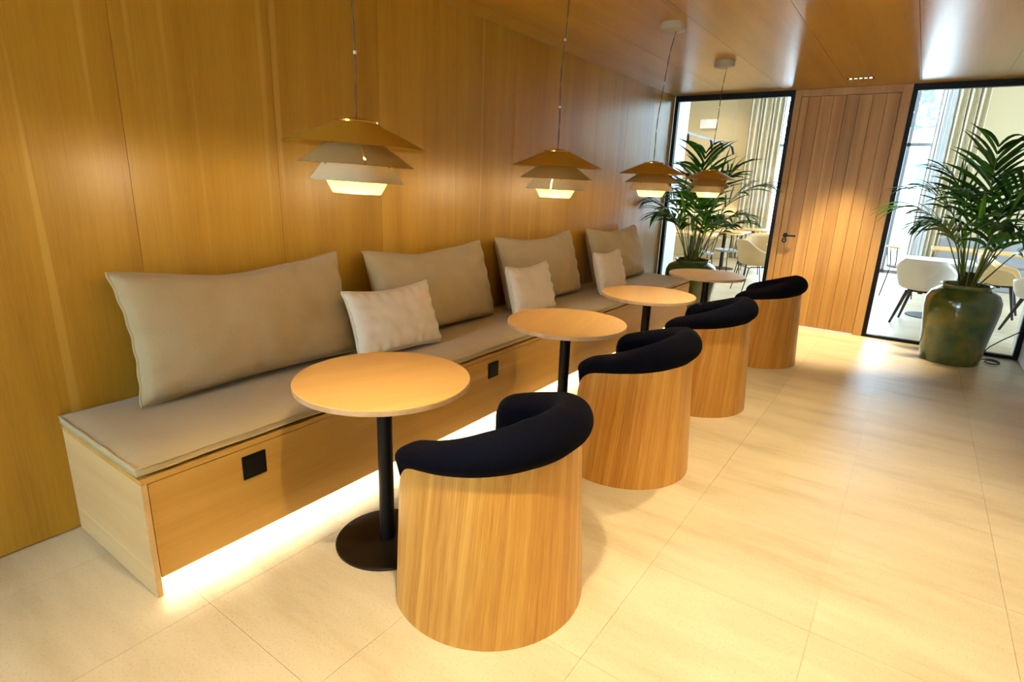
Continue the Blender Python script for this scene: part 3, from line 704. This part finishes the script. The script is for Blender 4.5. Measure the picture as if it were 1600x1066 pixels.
bq = thing('banquette', 'beige banquette with glowing light ledge against the far beige wall', 'banquette', (-2.2, YF - .35, 0))
B('seat', 'beige', (-1.6, 1.45, -.3, .33, 0, .45), bq, .02); B('backrest', 'beige', (-1.6, 1.45, .18, .33, .45, .93), bq, .02); B('led_strip', 'ledf', (-1.6, 1.45, .24, .31, .932, .94), bq)
em = thing('emergency_light', 'small white emergency light box high on the far beige wall', 'light', (-1.62, YF, 2.94))
B('housing', 'white', (-.19, .19, -.06, 0, -.10, .10), em, .01); B('lens', 'spot', (-.01, .05, -.066, -.06, .01, .05), em)
tr = thing('track_light', 'grey ceiling track with black spotlights beyond the glass screen', 'light', (0, 0, 0))
A0, A1 = Vector((-.95, 9.3, 2.45)), Vector((-.27, 10.2, 2.27))
A0 = Vector((-.86, 9.5, 2.44)); A1 = Vector((-.60, 11.4, 2.36))
MB().tube([A0, A1], .02, 4).build('rail', 'alu', tr)
for p in (A0, A1):
    MB().tube([p, p + Vector((0, 0, ZF - p.z))], .003, 6).build('suspension_wire', 'alu', tr)
for k, s in enumerate((.03, .5, .72, .95)):
    p = A0.lerp(A1, s); MB().tube([p, p + Vector((.02 * k, .03, -.05)), p + Vector((.03 * k, .05, -.17))], [.012, .022, .022], 10).build('spotlight', 'blackwood', tr, smooth=True)
for (x, y, wh) in ((-1.4, 11.6, 'above the banquette'), (.3, 9.6, 'above the wire chairs')):  # unseen downlights, added to give the dining room warm light
    t = thing('added_dining_downlight', 'added unseen round downlight in the dining room ceiling ' + wh, 'downlight', (x, y, ZF), 0, 'added dining room downlights')
    MB().lathe([(0, -.004), (.05, -.004), (.05, 0)], 20).build('lens', 'spot', t); MB().lathe([(.05, 0), (.05, -.008), (.065, -.008), (.065, 0)], 24, closed=True).build('trim_ring', 'white', t)
    l = light('added_dining_beam', 'SPOT', (0, 0, -.02), 170, (1, .84, .58), spot_size=math.radians(120), spot_blend=.6, shadow_soft_size=.08); l.parent = t

def bucket_shell(mat, t, back=.80, arm=.66):
    m = MB(); n = 48; rows = []
    def H(a):
        c = math.cos(a)              # a=0 at the back
        if c > .2: return arm + (back - arm) * min(1, ((c - .2) / .6)) ** 1.2
        if c > -.45: return arm - (.2 - c) * .06
        k = max(0, 1 - (-.45 - c) / .35); return .455 + (arm - .04 - .455) * k
    for k in range(n):
        a = 2 * PI * k / n; h = H(a); col = []
        for r, z in ((.0, .415), (.12, .418), (.20, .432), (.235, .455)): col.append((r, z))
        for q in range(1, 7):
            s = q / 6; col.append((.235 + .055 * s ** .8 + .02 * math.cos(a) * s, .455 + (h - .455) * s))
        rows.append([(r * math.cos(a) * 1.0, r * math.sin(a) * 1.08, z) for r, z in col])
    L = len(rows[0]); vs = [p for r in rows for p in r]
    m.add(vs, [(k * L + j, ((k + 1) % n) * L + j, ((k + 1) % n) * L + j + 1, k * L + j + 1) for k in range(n) for j in range(L - 1)])
    return m.build('seat_shell', mat, t, smooth=True, solid=.012, autosmooth=False)
def bucket_chair(label, loc, rz, mat='shell', legs='wood', group=None):
    t = thing('bucket_chair', label, 'chair', loc, math.radians(rz), group)
    bucket_shell(mat, t)
    for sx in (-1, 1):
        for sy in (-1, 1):
            if legs == 'wood': MB().tube([(.13 * sx, .13 * sy, .41), (.235 * sx, .225 * sy, .0)], [.022, .013], 8).build('leg', 'blackwood', t, smooth=True)
            else: MB().tube([(.0, .17 * sy, .405), (.13 * sx, .185 * sy, .40), (.16 * sx, .19 * sy, .38), (.235 * sx, .22 * sy, 0)], .0075, 8).build('leg', 'black', t, smooth=True)
    if legs == 'wood': MB().box(-.15, .15, -.022, .022, .385, .412).box(-.022, .022, -.15, .15, .385, .412).build('cross_frame', 'blackwood', t)
    else: MB().tube([(.16, .19, .39), (.16, -.19, .39)], .007, 6).tube([(-.16, .19, .39), (-.16, -.19, .39)], .007, 6).build('seat_frame', 'black', t)
    return t
# local +x is the chair's back
bucket_chair('white bucket chair with black wooden legs directly behind the right green pot', (2.90, 7.78, 0), -100)
bucket_chair('white bucket chair with black wooden legs beside the right white wall return', (4.03, 8.0, 0), -70)
bucket_chair('beige bucket chair with black legs at the table behind the right palm', (3.75, 9.25, 0), 170, 'shellb')
bucket_chair('beige bucket chair with thin black wire legs behind the glass screen beside door', (.78, 8.52, 0), 215, 'shellb', 'wire')
bucket_chair('beige bucket chair at the far side of white table near the curtain', (.62, 9.6, 0), 100, 'shellb', 'wire')
bucket_chair('white bucket chair at the table under the far window', (1.0, 10.6, 0), 60, 'shell', 'wire')
def dtable(label, loc, w, d, mat, h=.74, name='dining_table'):
    t = thing(name, label, 'table', loc)
    B('tabletop', mat, (-w / 2, w / 2, -d / 2, d / 2, h - .025, h), t, .004)
    MB().lathe([(.035, .012), (.035, h - .025)], 16).build('stem', 'blackwood', t, smooth=True)
    MB().lathe([(0, 0), (.24, 0), (.24, .01), (0, .014)], 32).build('base', 'blackwood', t, smooth=True)
    return t
dtable('white square dining table in front of the white bucket chair', (3.02, 8.42, 0), .75, .75, 'white')
dtable('pale dining table beside the beige bucket chair behind right palm', (4.35, 8.75, 0), .8, .7, 'top')
dtable('white dining table beside wire legged beige chair', (1.22, 9.05, 0), .7, .7, 'white')
dtable('oak dining table in front of the banquette, nearer the curtain', (-.35, 10.9, 0), .8, .7, 'top')
dtable('oak dining table in front of the banquette, farther from curtain', (-1.15, 11.9, 0), .8, .7, 'top')
dtable('oak dining table behind the first palm pot', (-.62, 9.75, 0), .75, .7, 'top')
dtable('long oak dining table near the far window', (3.75, 10.7, 0), 1.6, .8, 'top')
dtable('oak dining table under far cream curtain', (-.1, 12.1, 0), .8, .7, 'top')
def wire_chair(label, loc, rz, back=True):
    t = thing('wire_chair', label, 'chair', loc, math.radians(rz), 'wire frame dining chairs')
    MB().lathe([(0, .44), (.20, .44), (.21, .455), (.20, .475), (0, .478)], 28).build('seat', 'grey', t, smooth=True)
    for sx in (-1, 1):
        for sy in (-1, 1): MB().tube([(.15 * sx, .15 * sy, .44), (.21 * sx, .2 * sy, 0)], .008, 6).build('leg', 'black', t, smooth=True)
    for k in range(6):
        a = math.radians(-65 + 26 * k); MB().tube([(.19 * math.cos(a), .19 * math.sin(a), .45), (.25 * math.cos(a), .25 * math.sin(a), .75)], .006, 6).build('back_rod', 'black', t, smooth=True)
    MB().tube([(.25 * math.cos(math.radians(-75 + 15 * k)), .25 * math.sin(math.radians(-75 + 15 * k)), .755) for k in range(11)], .013, 8).build('back_rail', 'top', t, smooth=True)
    return t
wire_chair('grey padded wire chair at the oak table behind first palm', (-.05, 9.95, 0), -20)
wire_chair('grey padded wire chair beside dark pedestal near the banquette', (.22, 10.75, 0), 0)
wire_chair('grey padded wire chair closest to the green pot behind glass', (-.25, 9.15, 0), -60)
wire_chair('tall wire chair standing by the far glazed window', (2.62, 9.98, 0), 180)
sf = thing('lounge_sofa', 'olive grey sofa back near the far window', 'sofa', (3.75, 12.2, 0))
B('seat', 'grey', (-.7, .7, -.4, .4, 0, .42), sf, .03); B('backrest', 'grey', (-.7, .7, -.42, -.26, .42, .86), sf, .03)

# outdoors beyond the far window
struct(B('ground_outside', 'pave', (-30, 30, YF + .12, 45, -.2, -.02)))
bld = thing('building', 'pale building with teal window across the street', 'building', (0, 24, 0))
B('wall', 'facade', (-14, 16, 0, 6, -.02, 3.2), bld); B('balcony', 'white', (-14, 16, -.8, 0, 3.2, 3.6), bld)
for k in range(6):
    w_ = B('window', 'teal', (-8.6 + 3.6 * k, -7.2 + 3.6 * k, -.05, 0, 1.9, 2.6), bld)
for k in range(3):
    rnd = random.Random(50 + k); t = thing('street_tree', 'pale leafy tree rising behind the building across the street', 'tree', (-6 + 6.2 * k, 34, 0), 0, 'trees across the street')
    MB().tube([(0, 0, -.02), (.1, 0, 3), (0, .1, 6)], [.25, .18, .1], 10).build('trunk', 'trunk', t, smooth=True)
    m = MB()
    for q in range(700):
        a, b, r = rnd.uniform(0, 2 * PI), rnd.uniform(-1, 1), 2.8 * rnd.random() ** .4
        p = Vector((r * math.cos(a) * math.sqrt(1 - b * b), r * math.sin(a) * math.sqrt(1 - b * b), 6 + r * b * .9)); u = Vector((rnd.uniform(-1, 1), rnd.uniform(-1, 1), rnd.uniform(-1, 1))).normalized() * .28; v = u.orthogonal().normalized() * .12
        m.add([p - u, p + v, p + u, p - v], [(0, 1, 2, 3)])
    cr_ = m.build('crown', 'foliage', t); cr_['kind'] = 'stuff'
